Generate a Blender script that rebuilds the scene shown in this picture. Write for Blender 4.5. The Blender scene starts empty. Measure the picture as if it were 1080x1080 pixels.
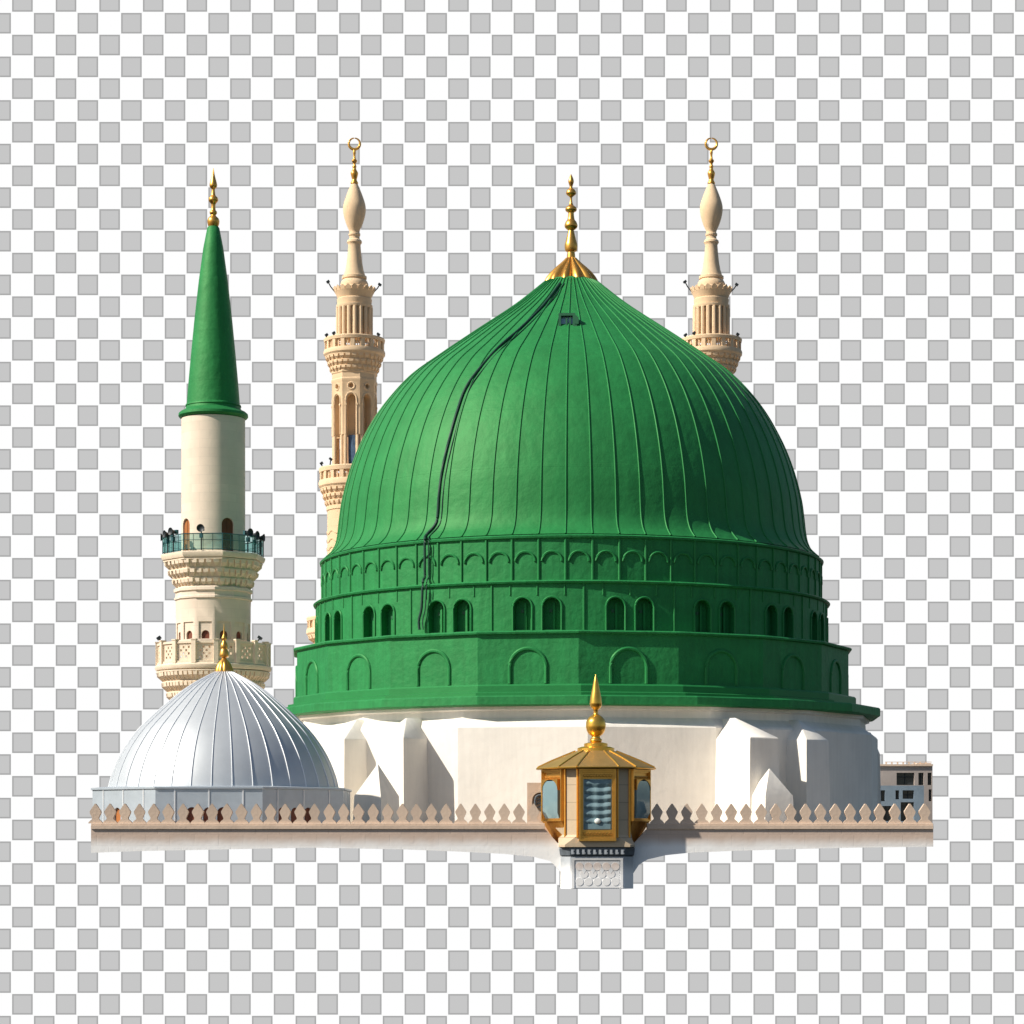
import bpy, bmesh, math, random
from mathutils import Vector, Matrix
random.seed(7)
PI = math.pi; R = math.radians
F = 2600.0; CX = 540.0; HZ = 880.0
scene = bpy.context.scene
COL = scene.collection

def X(px, Y): return (px-CX)*Y/F
def Z(py, Y): return (HZ-py)*Y/F

# ------------------------------------------------------------ materials
def new_mat(name):
    m = bpy.data.materials.new(name); m.use_nodes = True
    nt = m.node_tree; nt.nodes.clear()
    return m, nt
def N(nt, t, **k):
    n = nt.nodes.new(t)
    for a, b in k.items(): setattr(n, a, b)
    return n
def math_node(nt, op, a, b=None, clamp=False):
    n = N(nt, 'ShaderNodeMath', operation=op); n.use_clamp = clamp
    for i, v in enumerate((a, b)):
        if v is None: continue
        if isinstance(v, (int, float)): n.inputs[i].default_value = v
        else: nt.links.new(v, n.inputs[i])
    return n.outputs[0]
def principled(name, col, rough=.7, metal=0.0, var=.12, nscale=1.2, bump=.15, bscale=6, blocks=None,
               haze_fade=None, spec=.4, stint=None, joint=.82, bdist=.03, streak=0.0, seams=None):
    """blocks=(w,h,mode) mode 'flat'|'round:<r>'"""
    m, nt = new_mat(name); L = nt.links
    out = N(nt, 'ShaderNodeOutputMaterial'); p = N(nt, 'ShaderNodeBsdfPrincipled')
    L.new(p.outputs[0], out.inputs[0])
    p.inputs['Roughness'].default_value = rough; p.inputs['Metallic'].default_value = metal
    p.inputs['Specular IOR Level'].default_value = spec
    if stint: p.inputs['Specular Tint'].default_value = (*stint, 1)
    tc = N(nt, 'ShaderNodeTexCoord')
    n1 = N(nt, 'ShaderNodeTexNoise'); n1.inputs['Scale'].default_value = nscale; n1.inputs['Detail'].default_value = 8
    n1.inputs['Roughness'].default_value = .65
    L.new(tc.outputs['Object'], n1.inputs['Vector'])
    mr = N(nt, 'ShaderNodeMapRange'); L.new(n1.outputs[0], mr.inputs[0])
    mr.inputs[1].default_value = .25; mr.inputs[2].default_value = .75
    mr.inputs[3].default_value = 1-var; mr.inputs[4].default_value = 1+var
    fac = mr.outputs[0]
    if streak:
        mp = N(nt, 'ShaderNodeMapping'); mp.inputs['Scale'].default_value = (3.5, 3.5, .25)
        L.new(tc.outputs['Object'], mp.inputs[0])
        n3 = N(nt, 'ShaderNodeTexNoise'); n3.inputs['Scale'].default_value = 1.5; n3.inputs['Detail'].default_value = 6
        L.new(mp.outputs[0], n3.inputs['Vector'])
        m3 = N(nt, 'ShaderNodeMapRange'); L.new(n3.outputs[0], m3.inputs[0])
        m3.inputs[1].default_value = .35; m3.inputs[2].default_value = .7
        m3.inputs[3].default_value = 1+streak*.4; m3.inputs[4].default_value = 1-streak
        fac = math_node(nt, 'MULTIPLY', fac, m3.outputs[0])
    height = None
    if blocks:
        w, h, mode = blocks
        sp = N(nt, 'ShaderNodeSeparateXYZ'); L.new(tc.outputs['Object'], sp.inputs[0])
        cb = N(nt, 'ShaderNodeCombineXYZ')
        if mode.startswith('round'):
            r = float(mode.split(':')[1])
            a = math_node(nt, 'ARCTAN2', sp.outputs[0], math_node(nt, 'MULTIPLY', sp.outputs[1], -1.0))
            L.new(math_node(nt, 'MULTIPLY', a, r), cb.inputs[0])
        else: L.new(sp.outputs[0], cb.inputs[0])
        L.new(sp.outputs[2], cb.inputs[1])
        br = N(nt, 'ShaderNodeTexBrick'); L.new(cb.outputs[0], br.inputs['Vector'])
        br.inputs['Scale'].default_value = 1; br.inputs['Brick Width'].default_value = w; br.inputs['Row Height'].default_value = h
        br.inputs['Mortar Size'].default_value = .012; br.inputs['Mortar Smooth'].default_value = .3
        br.inputs['Color1'].default_value = (1,1,1,1); br.inputs['Color2'].default_value = (.93,.93,.93,1)
        br.inputs['Mortar'].default_value = (joint,joint,joint,1)
        fac = math_node(nt, 'MULTIPLY', fac, br.outputs['Color'])
        height = math_node(nt, 'SUBTRACT', 1.0, br.outputs['Fac'])
    if seams:   # faint horizontal sheet laps every <seams> metres
        sp2 = N(nt, 'ShaderNodeSeparateXYZ'); L.new(tc.outputs['Object'], sp2.inputs[0])
        fr = math_node(nt, 'FRACT', math_node(nt, 'DIVIDE', sp2.outputs[2], seams))
        height = math_node(nt, 'LESS_THAN', fr, .05)
        height = math_node(nt, 'MULTIPLY', height, .8)
    vm = N(nt, 'ShaderNodeVectorMath', operation='SCALE')
    vm.inputs[0].default_value = col[:3]; L.new(fac, vm.inputs['Scale'])
    c_out = vm.outputs[0]
    if haze_fade:  # base colour blends to white downward, a painted haze-like fade-out
        z0, z1, c2 = haze_fade
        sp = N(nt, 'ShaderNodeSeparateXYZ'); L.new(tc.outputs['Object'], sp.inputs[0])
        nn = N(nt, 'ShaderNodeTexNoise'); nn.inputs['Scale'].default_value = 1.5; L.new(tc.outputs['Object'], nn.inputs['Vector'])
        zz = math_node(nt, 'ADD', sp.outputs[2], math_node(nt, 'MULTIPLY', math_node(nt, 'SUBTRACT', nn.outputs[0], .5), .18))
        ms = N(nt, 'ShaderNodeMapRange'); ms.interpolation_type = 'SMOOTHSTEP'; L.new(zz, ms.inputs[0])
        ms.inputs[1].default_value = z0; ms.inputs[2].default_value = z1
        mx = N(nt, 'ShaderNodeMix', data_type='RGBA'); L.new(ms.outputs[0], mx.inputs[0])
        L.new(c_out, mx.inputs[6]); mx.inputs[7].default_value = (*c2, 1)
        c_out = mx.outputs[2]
    L.new(c_out, p.inputs['Base Color'])
    if bump or height is not None:
        n2 = N(nt, 'ShaderNodeTexNoise'); n2.inputs['Scale'].default_value = bscale; n2.inputs['Detail'].default_value = 6
        L.new(tc.outputs['Object'], n2.inputs['Vector'])
        hgt = math_node(nt, 'MULTIPLY', n2.outputs[0], 1.0)
        if height is not None: hgt = math_node(nt, 'ADD', hgt, math_node(nt, 'MULTIPLY', height, .7))
        b = N(nt, 'ShaderNodeBump'); b.inputs['Strength'].default_value = max(bump, .1); b.inputs['Distance'].default_value = bdist
        L.new(hgt, b.inputs['Height']); L.new(b.outputs[0], p.inputs['Normal'])
    return m

M = {}
M['green'] = principled('green_paint', (.016,.176,.048), .60, var=.18, nscale=.7, bump=.5, bscale=2.5, spec=.52, stint=(.5,1,.45), bdist=.06, streak=.10, seams=2.3)
M['green_wall'] = principled('green_plaster', (.016,.182,.054), .62, var=.2, nscale=1.1, bump=.55, bscale=4, spec=.5, stint=(.5,1,.45), bdist=.05, streak=.14)
M['green_trim'] = principled('green_trim', (.015,.175,.050), .55, var=.10, bump=.2, spec=.52, stint=(.5,1,.45))
M['green_dark'] = principled('dark_green_shutter', (.014,.095,.040), .5, var=.2, bump=.2)
M['white'] = principled('white_plaster', (.79,.75,.68), .85, var=.06, nscale=.8, bump=.4, bscale=3, bdist=.03, streak=.05)
M['silver'] = principled('silver_sheet', (.50,.53,.555), .52, metal=.45, var=.07, nscale=1.3, bump=.12, bscale=3, spec=.5, bdist=.02, seams=1.15)
M['silver_base'] = principled('grey_sheet_cladding', (.46,.52,.58), .45, metal=.5, var=.10, nscale=2, bump=.12, bscale=3, spec=.5, bdist=.02)
M['silver_trim'] = principled('silver_rib', (.80,.82,.84), .4, metal=.3, var=.05, bump=.0)
M['gold'] = principled('gilded_metal', (.72,.38,.08), .36, metal=.85, var=.15, nscale=5, bump=.1, bscale=10, bdist=.01)
M['gold_bright'] = principled('bright_gilding', (.80,.46,.08), .3, metal=.85, var=.12, nscale=5, bump=.1, bscale=14, bdist=.01)
M['gold_roof'] = principled('weathered_gilt_roof', (.42,.27,.095), .45, metal=.55, var=.16, nscale=3, bump=.15, bscale=8, bdist=.01)
M['stone'] = principled('cream_stone', (.74,.62,.50), .85, var=.06, bump=.25, bscale=5, blocks=(.9,.40,'round:1.45'), joint=.90, bdist=.02)
M['stone_plain'] = principled('carved_cream_stone', (.72,.60,.46), .85, var=.09, nscale=3, bump=.35, bscale=9, bdist=.02)
M['stone_far'] = principled('warm_stone', (.70,.51,.32), .85, var=.07, nscale=1.2, bump=.25, bscale=5, blocks=(.9,.45,'round:1.5'), joint=.88, bdist=.02)
M['stone_far_plain'] = principled('carved_warm_stone', (.71,.52,.33), .85, var=.10, nscale=3, bump=.35, bscale=8, bdist=.02)
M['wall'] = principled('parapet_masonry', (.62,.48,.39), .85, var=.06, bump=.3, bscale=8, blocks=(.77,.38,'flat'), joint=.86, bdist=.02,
                       haze_fade=(-.04,-.46,(.95,.94,.92)))  # masonry foot whitens by colour alone, as if lost in haze
M['coping'] = principled('coping_stone', (.62,.48,.37), .85, var=.13, nscale=1.4, bump=.4, bscale=9, bdist=.02)
M['turret_stone'] = principled('turret_stone', (.56,.44,.30), .8, var=.07, nscale=2, bump=.25, bscale=8, blocks=(4.0,.55,'round:1.5'), joint=.6, bdist=.02)
M['marble'] = principled('grey_marble', (.38,.41,.44), .4, var=.3, nscale=2.5, bump=.05, haze_fade=(1.0,.40,(.95,.95,.95)))  # pedestal marble gets the same painted fade to white
M['marble_white'] = principled('white_marble', (.58,.58,.58), .4, var=.12, nscale=4, bump=.05, haze_fade=(.85,.35,(.95,.95,.95)))
M['marble_dark'] = principled('dark_marble_inlay', (.11,.13,.15), .35, var=.3, nscale=5, bump=.05)
M['marble_pink'] = principled('pink_marble', (.66,.56,.50), .4, var=.2, nscale=5, bump=.05, haze_fade=(.85,.40,(.92,.91,.90)))
M['brown'] = principled('brown_wood', (.16,.045,.022), .55, var=.2, bump=.1)
M['door'] = principled('door_wood', (.36,.13,.035), .55, var=.2, bump=.1)
M['dark'] = principled('dark_metal', (.012,.018,.022), .5, var=.2, bump=.05)
M['teal'] = principled('teal_metal', (.02,.085,.095), .45, var=.1, bump=.0)
M['pane_blue'] = principled('blue_grey_glass', (.25,.38,.42), .15, metal=.25, var=.1, bump=.03, spec=.7)
M['blind'] = principled('blue_green_blind', (.16,.25,.28), .6, var=.15, nscale=4, bump=.2, bscale=9)
M['lampwhite'] = principled('white_lamp_cover', (.85,.88,.82), .3, var=.02, bump=0)
M['cable'] = principled('dark_cable', (.006,.045,.028), .6, var=.1, bump=.0)
M['blue_wall'] = principled('blue_grey_render', (.17,.23,.29), .8, var=.12, bump=.2)
M['beige_wall'] = principled('beige_render', (.38,.33,.30), .8, var=.08, bump=.2)
M['window_dark'] = principled('dark_glass', (.02,.024,.028), .15, var=.2, bump=0, spec=.6)
M['terrace'] = principled('terrace_paving', (.50,.41,.32), .85, var=.1, bump=.2)
M['core_stone'] = principled('brown_core_brick', (.34,.20,.11), .85, var=.2, bump=.2)  # brown is the core's own colour
M['blue_drape'] = principled('blue_sheeting', (.06,.11,.19), .7, var=.4, nscale=4, bump=.4)
def glass_teal():
    m, nt = new_mat('teal_balustrade_glass')
    out = N(nt, 'ShaderNodeOutputMaterial'); mx = N(nt, 'ShaderNodeMixShader'); mx.inputs[0].default_value = .28
    t = N(nt, 'ShaderNodeBsdfTransparent'); t.inputs[0].default_value = (.62,.85,.82,1)
    p = N(nt, 'ShaderNodeBsdfPrincipled'); p.inputs['Base Color'].default_value = (.12,.32,.31,1); p.inputs['Roughness'].default_value = .15
    nt.links.new(t.outputs[0], mx.inputs[1]); nt.links.new(p.outputs[0], mx.inputs[2]); nt.links.new(mx.outputs[0], out.inputs[0])
    return m
M['glass'] = glass_teal()

# ------------------------------------------------------------ mesh helpers
def smooth_by_angle(bm, ang=32):
    th = R(ang)
    for f in bm.faces: f.smooth = True
    for e in bm.edges:
        if len(e.link_faces) == 2:
            e.smooth = e.calc_face_angle(0) < th
        else: e.smooth = True
def mk(name, bm, mat, parent=None, loc=None, rotz=0, ang=32, recalc=True):
    if recalc: bmesh.ops.recalc_face_normals(bm, faces=bm.faces)
    smooth_by_angle(bm, ang)
    me = bpy.data.meshes.new(name); bm.to_mesh(me); bm.free()
    if isinstance(mat, (list, tuple)):
        for q in mat: me.materials.append(M[q])
    else: me.materials.append(M[mat])
    o = bpy.data.objects.new(name, me); COL.objects.link(o)
    if parent: o.parent = parent
    if loc: o.location = loc
    o.rotation_euler = (0,0,rotz)
    return o
def dup(o, parent=None, loc=None, rotz=None):
    c = o.copy(); COL.objects.link(c)
    if parent: c.parent = parent
    if loc is not None: c.location = loc
    if rotz is not None: c.rotation_euler = (0,0,rotz)
    return c
def kids(o): return [c for c in bpy.data.objects if c.parent == o]
def dup_tree(o, parent=None):
    c = o.copy(); COL.objects.link(c)
    if parent: c.parent = parent
    for k in kids(o): dup_tree(k, c)
    return c
def thing(name, label, cat, loc=(0,0,0), rotz=0, group=None):
    o = bpy.data.objects.new(name, None); COL.objects.link(o)
    o.location = loc; o.rotation_euler = (0,0,rotz); o.empty_display_size = .5
    o['label'] = label; o['category'] = cat
    if group: o['group'] = group
    return o
def az(r, phi, z=0.0):       # azimuth in degrees, 0 = facing the camera side, + = to the right
    a = R(phi); return Vector((r*math.sin(a), -r*math.cos(a), z))
def lathe(bm, prof, n=64, phase=0.0, cap=True, mi=0):
    rings = []
    for (r, z) in prof:
        if r < 1e-5: rings.append([bm.verts.new((0,0,z))])
        else: rings.append([bm.verts.new(az(r, phase+360.0*k/n, z)) for k in range(n)])
    fs = []
    for a, b in zip(rings[:-1], rings[1:]):
        for k in range(n):
            k2 = (k+1) % n
            if len(a) == 1 and len(b) == 1: continue
            if len(a) == 1: fs.append(bm.faces.new((a[0], b[k], b[k2])))
            elif len(b) == 1: fs.append(bm.faces.new((a[k], a[k2], b[0])))
            else: fs.append(bm.faces.new((a[k], a[k2], b[k2], b[k])))
    if cap:
        for rg in (rings[0], rings[-1]):
            if len(rg) > 1: fs.append(bm.faces.new(rg))
    for f in fs: f.material_index = mi
    return rings
def loft(bm, rings_pts, cap=True):
    rings = [[bm.verts.new(p) for p in rp] for rp in rings_pts]
    n = len(rings[0])
    for a, b in zip(rings[:-1], rings[1:]):
        for k in range(n):
            k2 = (k+1) % n
            bm.faces.new((a[k], a[k2], b[k2], b[k]))
    if cap: bm.faces.new(rings[0]); bm.faces.new(rings[-1])
def box(bm, x0, x1, y0, y1, z0, z1, mat=None, mi=0):
    vs = [Vector((x, y, z)) for z in (z0, z1) for (x, y) in ((x0,y0),(x1,y0),(x1,y1),(x0,y1))]
    if mat is not None: vs = [mat @ v for v in vs]
    v = [bm.verts.new(p) for p in vs]
    for q in ((0,3,2,1),(4,5,6,7),(0,1,5,4),(1,2,6,5),(2,3,7,6),(3,0,4,7)):
        bm.faces.new([v[i] for i in q]).material_index = mi
def tube(bm, pts, rad, n=6, cap=True):
    pts = [Vector(p) for p in pts]; rings = []
    up = Vector((.13,.21,.97)).normalized()
    for i, p in enumerate(pts):
        d = (pts[min(i+1, len(pts)-1)] - pts[max(i-1, 0)])
        if d.length < 1e-9: d = Vector((0,0,1))
        d.normalize()
        u = d.cross(up)
        if u.length < .05: u = d.cross(Vector((1,0,0)))
        u.normalize(); v = d.cross(u)
        r = rad[i] if isinstance(rad, (list, tuple)) else rad
        rings.append([p + (u*math.cos(2*PI*k/n) + v*math.sin(2*PI*k/n))*r for k in range(n)])
    loft(bm, rings, cap)
def extr(bm, poly, f0, f1):
    """poly: 2-D points, f0/f1 map (u,v) to 3-D for the two faces"""
    a = [bm.verts.new(f0(*p)) for p in poly]; b = [bm.verts.new(f1(*p)) for p in poly]
    n = len(poly)
    bm.faces.new(a); bm.faces.new(list(reversed(b)))
    for k in range(n):
        k2 = (k+1) % n
        bm.faces.new((a[k], b[k], b[k2], a[k2]))
def arch(w, h, n=12, pointed=0.0, z0=0.0):
    """open path: bottom left, up, round, down to bottom right; half width w, total height h"""
    pts = [(-w, z0)]
    rise = w*(1+pointed); s = h-rise
    for i in range(n+1):
        t = PI - PI*i/n
        x = w*math.cos(t); y = math.sin(t)
        if pointed: y = y**.8
        pts.append((x, z0+s+rise*y))
    pts.append((w, z0)); return pts
def boolean(o, cutter_bm):
    bmesh.ops.recalc_face_normals(cutter_bm, faces=cutter_bm.faces)
    me = bpy.data.meshes.new('cutter'); cutter_bm.to_mesh(me); cutter_bm.free()
    c = bpy.data.objects.new('cutter', me); COL.objects.link(c)
    mod = o.modifiers.new('b', 'BOOLEAN'); mod.operation = 'DIFFERENCE'; mod.object = c; mod.solver = 'EXACT'
    par = o.parent; loc = o.location.copy(); rot = o.rotation_euler.copy()
    o.parent = None; o.location = (0,0,0); o.rotation_euler = (0,0,0)
    dg = bpy.context.evaluated_depsgraph_get(); dg.update()
    nm = bpy.data.meshes.new_from_object(o.evaluated_get(dg))
    o.modifiers.clear(); o.data = nm
    bm = bmesh.new(); bm.from_mesh(nm); smooth_by_angle(bm, 30); bm.to_mesh(nm); bm.free()
    bpy.data.objects.remove(c); bpy.data.meshes.remove(me)
    o.parent = par; o.location = loc; o.rotation_euler = rot
def catmull(pts, sub=6):
    out = []; n = len(pts)
    for i in range(n-1):
        p0 = pts[max(i-1,0)]; p1 = pts[i]; p2 = pts[i+1]; p3 = pts[min(i+2,n-1)]
        for s in range(sub):
            t = s/sub
            out.append(tuple(.5*((2*b)+(c-a)*t+(2*a-5*b+4*c-d)*t*t+(-a+3*b-3*c+d)*t**3) for a,b,c,d in zip(p0,p1,p2,p3)))
    out.append(tuple(pts[-1])); return out
def pxprof(lst, Y, sub=0):
    """(half width px, image row) of a turned thing at distance Y -> (r, z)"""
    q = [(a*Y/F, Z(b, Y)) for a, b in lst]
    return catmull(q, sub) if sub else q
def rib_mesh(bm, prof, w, h, phi=0.0, sink=.02):
    """a raised strip that follows profile (r,z) at one azimuth"""
    rings = []
    a = R(phi); rad = Vector((math.sin(a), -math.cos(a), 0)); tan = Vector((math.cos(a), math.sin(a), 0))
    for i, (r, z) in enumerate(prof):
        p = Vector(prof[min(i+1, len(prof)-1)]); q = Vector(prof[max(i-1, 0)])
        d = (p-q).normalized(); nrm = Vector((d.y, -d.x))
        if nrm.x < 0 or (abs(nrm.x) < 1e-6 and nrm.y < 0): nrm = -nrm
        def pt(o, s):
            rr = r+nrm.x*o; zz = z+nrm.y*o
            return rad*rr + tan*s + Vector((0,0,zz))
        ww = min(w, r*.012+.004)
        rings.append([pt(-sink, -ww), pt(h*.55, -ww), pt(h, -ww*.45), pt(h, ww*.45), pt(h*.55, ww), pt(-sink, ww)])
    loft(bm, rings)

# ------------------------------------------------------------ camera
cam_d = bpy.data.cameras.new('camera'); cam = bpy.data.objects.new('camera', cam_d); COL.objects.link(cam)
cam_d.sensor_width = 36; cam_d.lens = 36*F/1080; cam_d.shift_y = (HZ-540)/1080.0
cam_d.clip_end = 1000; cam_d.clip_start = .5
cam.location = (0,0,0); cam.rotation_euler = (R(90),0,0)
scene.camera = cam

EXPO = 0.55
# ------------------------------------------------------------ light
SUN_AZ, SUN_EL = 69.0, 38.0           # degrees left of the viewing side, height
w = bpy.data.worlds.new("World"); scene.world = w; w.use_nodes = True
nt = w.node_tree; nt.nodes.clear()
wo = N(nt, 'ShaderNodeOutputWorld'); bg = N(nt, 'ShaderNodeBackground'); sk = N(nt, 'ShaderNodeTexSky')
sk.sky_type = 'NISHITA'; sk.sun_disc = False; sk.sun_elevation = R(SUN_EL)
sk.sun_rotation = R(180+SUN_AZ)
sk.air_density = 1.0; sk.dust_density = 1.0; sk.ozone_density = 1.2
bg.inputs[1].default_value = .065
nt.links.new(sk.outputs[0], bg.inputs[0]); nt.links.new(bg.outputs[0], wo.inputs[0])
sd = bpy.data.lights.new('sun', 'SUN'); sd.energy = 4.3; sd.angle = R(.6); sd.color = (1.0,.93,.82)
sun = bpy.data.objects.new('sun', sd); COL.objects.link(sun)
dirv = Vector((-math.sin(R(SUN_AZ))*math.cos(R(SUN_EL)), -math.cos(R(SUN_AZ))*math.cos(R(SUN_EL)), math.sin(R(SUN_EL))))
sun.rotation_euler = dirv.to_track_quat('Z', 'Y').to_euler(); sun.location = dirv*60

# ------------------------------------------------------------ backdrop
def backdrop():
    Y = 176.0; cell = 22.995*Y/F
    x0 = X(12.15, Y); z0 = Z(13.0, Y)
    m, nt = new_mat('checkered_backdrop'); L = nt.links
    out = N(nt, 'ShaderNodeOutputMaterial'); em = N(nt, 'ShaderNodeEmission'); L.new(em.outputs[0], out.inputs[0])
    tc = N(nt, 'ShaderNodeTexCoord'); sp = N(nt, 'ShaderNodeSeparateXYZ'); L.new(tc.outputs['Object'], sp.inputs[0])
    u = math_node(nt, 'DIVIDE', sp.outputs[0], cell); v = math_node(nt, 'DIVIDE', sp.outputs[2], cell)
    fu = math_node(nt, 'FLOORED_MODULO', u, 1.0); fv = math_node(nt, 'FLOORED_MODULO', v, 1.0)
    par = math_node(nt, 'FLOORED_MODULO', math_node(nt, 'ADD', math_node(nt, 'FLOOR', u), math_node(nt, 'FLOOR', v)), 2.0)
    du = math_node(nt, 'MINIMUM', fu, math_node(nt, 'SUBTRACT', 1.0, fu))
    dv = math_node(nt, 'MINIMUM', fv, math_node(nt, 'SUBTRACT', 1.0, fv))
    d = math_node(nt, 'MINIMUM', du, dv)
    r = N(nt, 'ShaderNodeValToRGB'); L.new(d, r.inputs[0])
    e = r.color_ramp.elements
    g1, g2 = .355, .572
    e[0].position = .018; e[0].color = (1,1,1,1); e[1].position = .04; e[1].color = (g1,g1,g1,1)
    n = e.new(.07); n.color = (g1+.03,)*3+(1,)
    n = e.new(.12); n.color = (g2,g2,g2,1)
    # floor(u)+floor(v): rows counted upward from z0, so the row below z0 is -1
    mx = N(nt, 'ShaderNodeMix', data_type='RGBA'); L.new(par, mx.inputs[0])
    L.new(r.outputs[0], mx.inputs[6]); mx.inputs[7].default_value = (1,1,1,1)
    L.new(mx.outputs[2], em.inputs[0]); em.inputs[1].default_value = 1.0/(2**EXPO)
    M['checker'] = m
    bm = bmesh.new(); box(bm, -50-x0, 50-x0, 0, .3, -26-z0, 72-z0)
    o = mk('glowing_backdrop', bm, 'checker', loc=(x0, Y, z0)); o['kind'] = 'structure'  # flat checkered panel added as background, emitting its own even light
backdrop()
bm = bmesh.new()
poly = [(X(97.5,78.2),78.12), (X(985,78.2)-.05,78.12), (X(980,140),140), (X(980,160),160), (X(100,160),160), (X(100,92),92)]
extr(bm, poly, lambda u,v: Vector((u,v,-.25)), lambda u,v: Vector((u,v,-.33)))
o = mk('roof_terrace', bm, 'terrace'); o['kind'] = 'structure'

# ------------------------------------------------------------ green domed building
YB = 100.0; XB = X(602.3, YB)
B = thing('domed_building', 'large building with ribbed green dome, green drum and white buttressed base', 'domed building', (XB, YB, -.25))
B0 = Vector((XB, YB, -.25)); ZO = .25           # local z = world z + ZO
def zl(z): return z+ZO
dome_px = [(26.5,297),(61,325),(106,356),(144.5,383),(174,405.5),(200.5,436),(219.5,468),(232.5,500),(240.5,530),(243.5,550),(245.3,566),(247.6,577),(251.8,585.5),(257,591),(261.2,594.5)]
dome_prof = catmull([(a/26.0, (880-b)/26.0) for a, b in dome_px], 8)
bm = bmesh.new()
nseg = 320
rings = []
rr = random.Random(3)
wob = [rr.uniform(-1,1) for _ in range(64)]
for (r, z) in dome_prof:
    ring = []
    for k in range(nseg):
        f = (k/5.0) % 1.0
        s = math.sin(PI*f)                       # sheets sag very slightly between the ribs
        ring.append(bm.verts.new(az(r*(1+.0006*s + .0008*wob[int(k/5)]*s), 3.1+360.0*k/nseg, zl(z))))
    rings.append(ring)
for a, b in zip(rings[:-1], rings[1:]):
    for k in range(nseg):
        k2 = (k+1) % nseg; bm.faces.new((a[k], b[k], b[k2], a[k2]))
bm.faces.new(rings[0])
dome = mk('dome', bm, 'green', B, ang=25)
bm = bmesh.new(); rib_mesh(bm, [(r, zl(z)) for r, z in dome_prof[1:]], .026, .038)
rib0 = mk('rib', bm, 'green_trim', dome, rotz=R(3.1))
for k in range(1, 64): dup(rib0, rotz=R(3.1+5.625*k))
# finial
fin_px = [(4.6,273),(4.2,268),(4.0,265.5),(6.2,264.5),(6.9,259),(5.6,254),(4.4,249),(3.2,244),(3.0,243),(4.4,242),(6.4,240),(6.9,237.5),(5.6,234),(4.0,232),(3.3,229),(3.0,225),(3.4,224),(5.6,222.5),(6.1,220.5),(5.0,218.5),(2.6,216.5),(1.4,213),(1.2,208.5),(2.6,207),(5.0,205),(5.3,203),(4.2,200.5),(2.0,198.8),(1.5,197),(2.4,194),(3.0,191.5),(2.2,188),(0.3,183.8)]
bm = bmesh.new(); lathe(bm, [(r, zl(z)) for r, z in pxprof(fin_px, YB, 3)], 40)
fin = mk('finial', bm, 'gold', B)
bm = bmesh.new()
nb = 160; rings = []
for (a, y) in [(26.8,298.6),(26.4,297),(24.3,293),(20.6,288),(15.8,283),(11,278.5),(7.6,275),(5.2,272.2)]:
    r = a/26.0; z = (880-y)/26.0
    rings.append([az(r*(1+.24*abs(math.sin(6*2*PI*k/nb))-.15), 360.0*k/nb, zl(z)) for k in range(nb)])
loft(bm, rings)
mk('fluted_cap', bm, 'gold', fin, ang=40)
# tiers
def ring_part(name, prof, mat, n=192, phase=0.0, parent=B, off=0.0, ang=25):
    bm = bmesh.new(); lathe(bm, [(r, zl(z)) for r, z in prof], n, phase)
    return mk(name, bm, mat, parent, loc=(off,0,0), ang=12 if n < 24 else ang)
R3, R2, R1 = 10.06, 10.30, 11.22
up = ring_part('upper_drum', [(R3,9.24),(R3,10.80),(R3+.09,10.83),(R3+.11,10.90),(R3+.02,10.95),(9.6,10.97)], 'green_wall')
bm = bmesh.new(); rib_mesh(bm, [(R3, zl(9.24)), (R3, zl(10.81))], .045, .055)
p0 = mk('pilaster', bm, 'green_trim', up, rotz=R(3.1))
for k in range(1, 64): dup(p0, rotz=R(3.1+5.625*k))
bm = bmesh.new()
ap = []
for i in range(13):
    t = PI - PI*i/12
    ap.append(az(R3+.02, math.degrees(.36*math.cos(t)/R3), zl(9.98+.36*math.sin(t))))
tube(bm, ap, .05, 6)
a0 = mk('blind_arch', bm, 'green_trim', up, rotz=R(3.1+2.81))
for k in range(1, 64): dup(a0, rotz=R(3.1+2.81+5.625*k))
# window drum with real openings
wd = ring_part('window_drum', [(R2-1.2,7.2),(R2,7.2),(R2,9.12),(R2+.10,9.15),(R2+.13,9.21),(R2+.06,9.26),(R3-.3,9.28),(R2-1.2,9.28)], 'green_wall', n=228)
cut = bmesh.new()
pairs = [10.7+18.947*k for k in range(19)]
wins = [p+s for p in pairs for s in (-3.0, 3.0)]
for phi in wins:
    rot = Matrix.Rotation(R(phi), 4, 'Z')
    extr(cut, arch(.33, 1.18, 10, z0=zl(7.45)), lambda u,v,rot=rot: rot @ Vector((u,-(R2+.3),v)), lambda u,v,rot=rot: rot @ Vector((u,-(R2-.42),v)))
boolean(wd, cut)
# one window: raised frame with shutter and mullion
W0 = None
bm = bmesh.new()
tube(bm, [Vector((u,-(R2+.015),v)) for u, v in arch(.355, 1.225, 12, z0=zl(7.43))], .042, 6)
W0 = mk('window', bm, 'green_trim', B, rotz=R(wins[0]))
bm = bmesh.new()
extr(bm, arch(.325, 1.17, 10, z0=zl(7.455)), lambda u,v: Vector((u,-(R2-.30),v)), lambda u,v: Vector((u,-(R2-.34),v)))
box(bm, .02, .10, -(R2-.22), -(R2-.31), zl(7.46), zl(8.45))
mk('shutter', bm, 'green_wall', W0)
bm = bmesh.new()
for (u, v, s) in ((-.06, 8.16, .055),):
    box(bm, u-s, u+s, -(R2-.26), -(R2-.305), zl(v-s), zl(v+s))
mk('vent_slot', bm, 'green_dark', W0)
for phi in wins[1:]:
    c = dup_tree(W0); c.rotation_euler = (0,0,R(phi))
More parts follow.
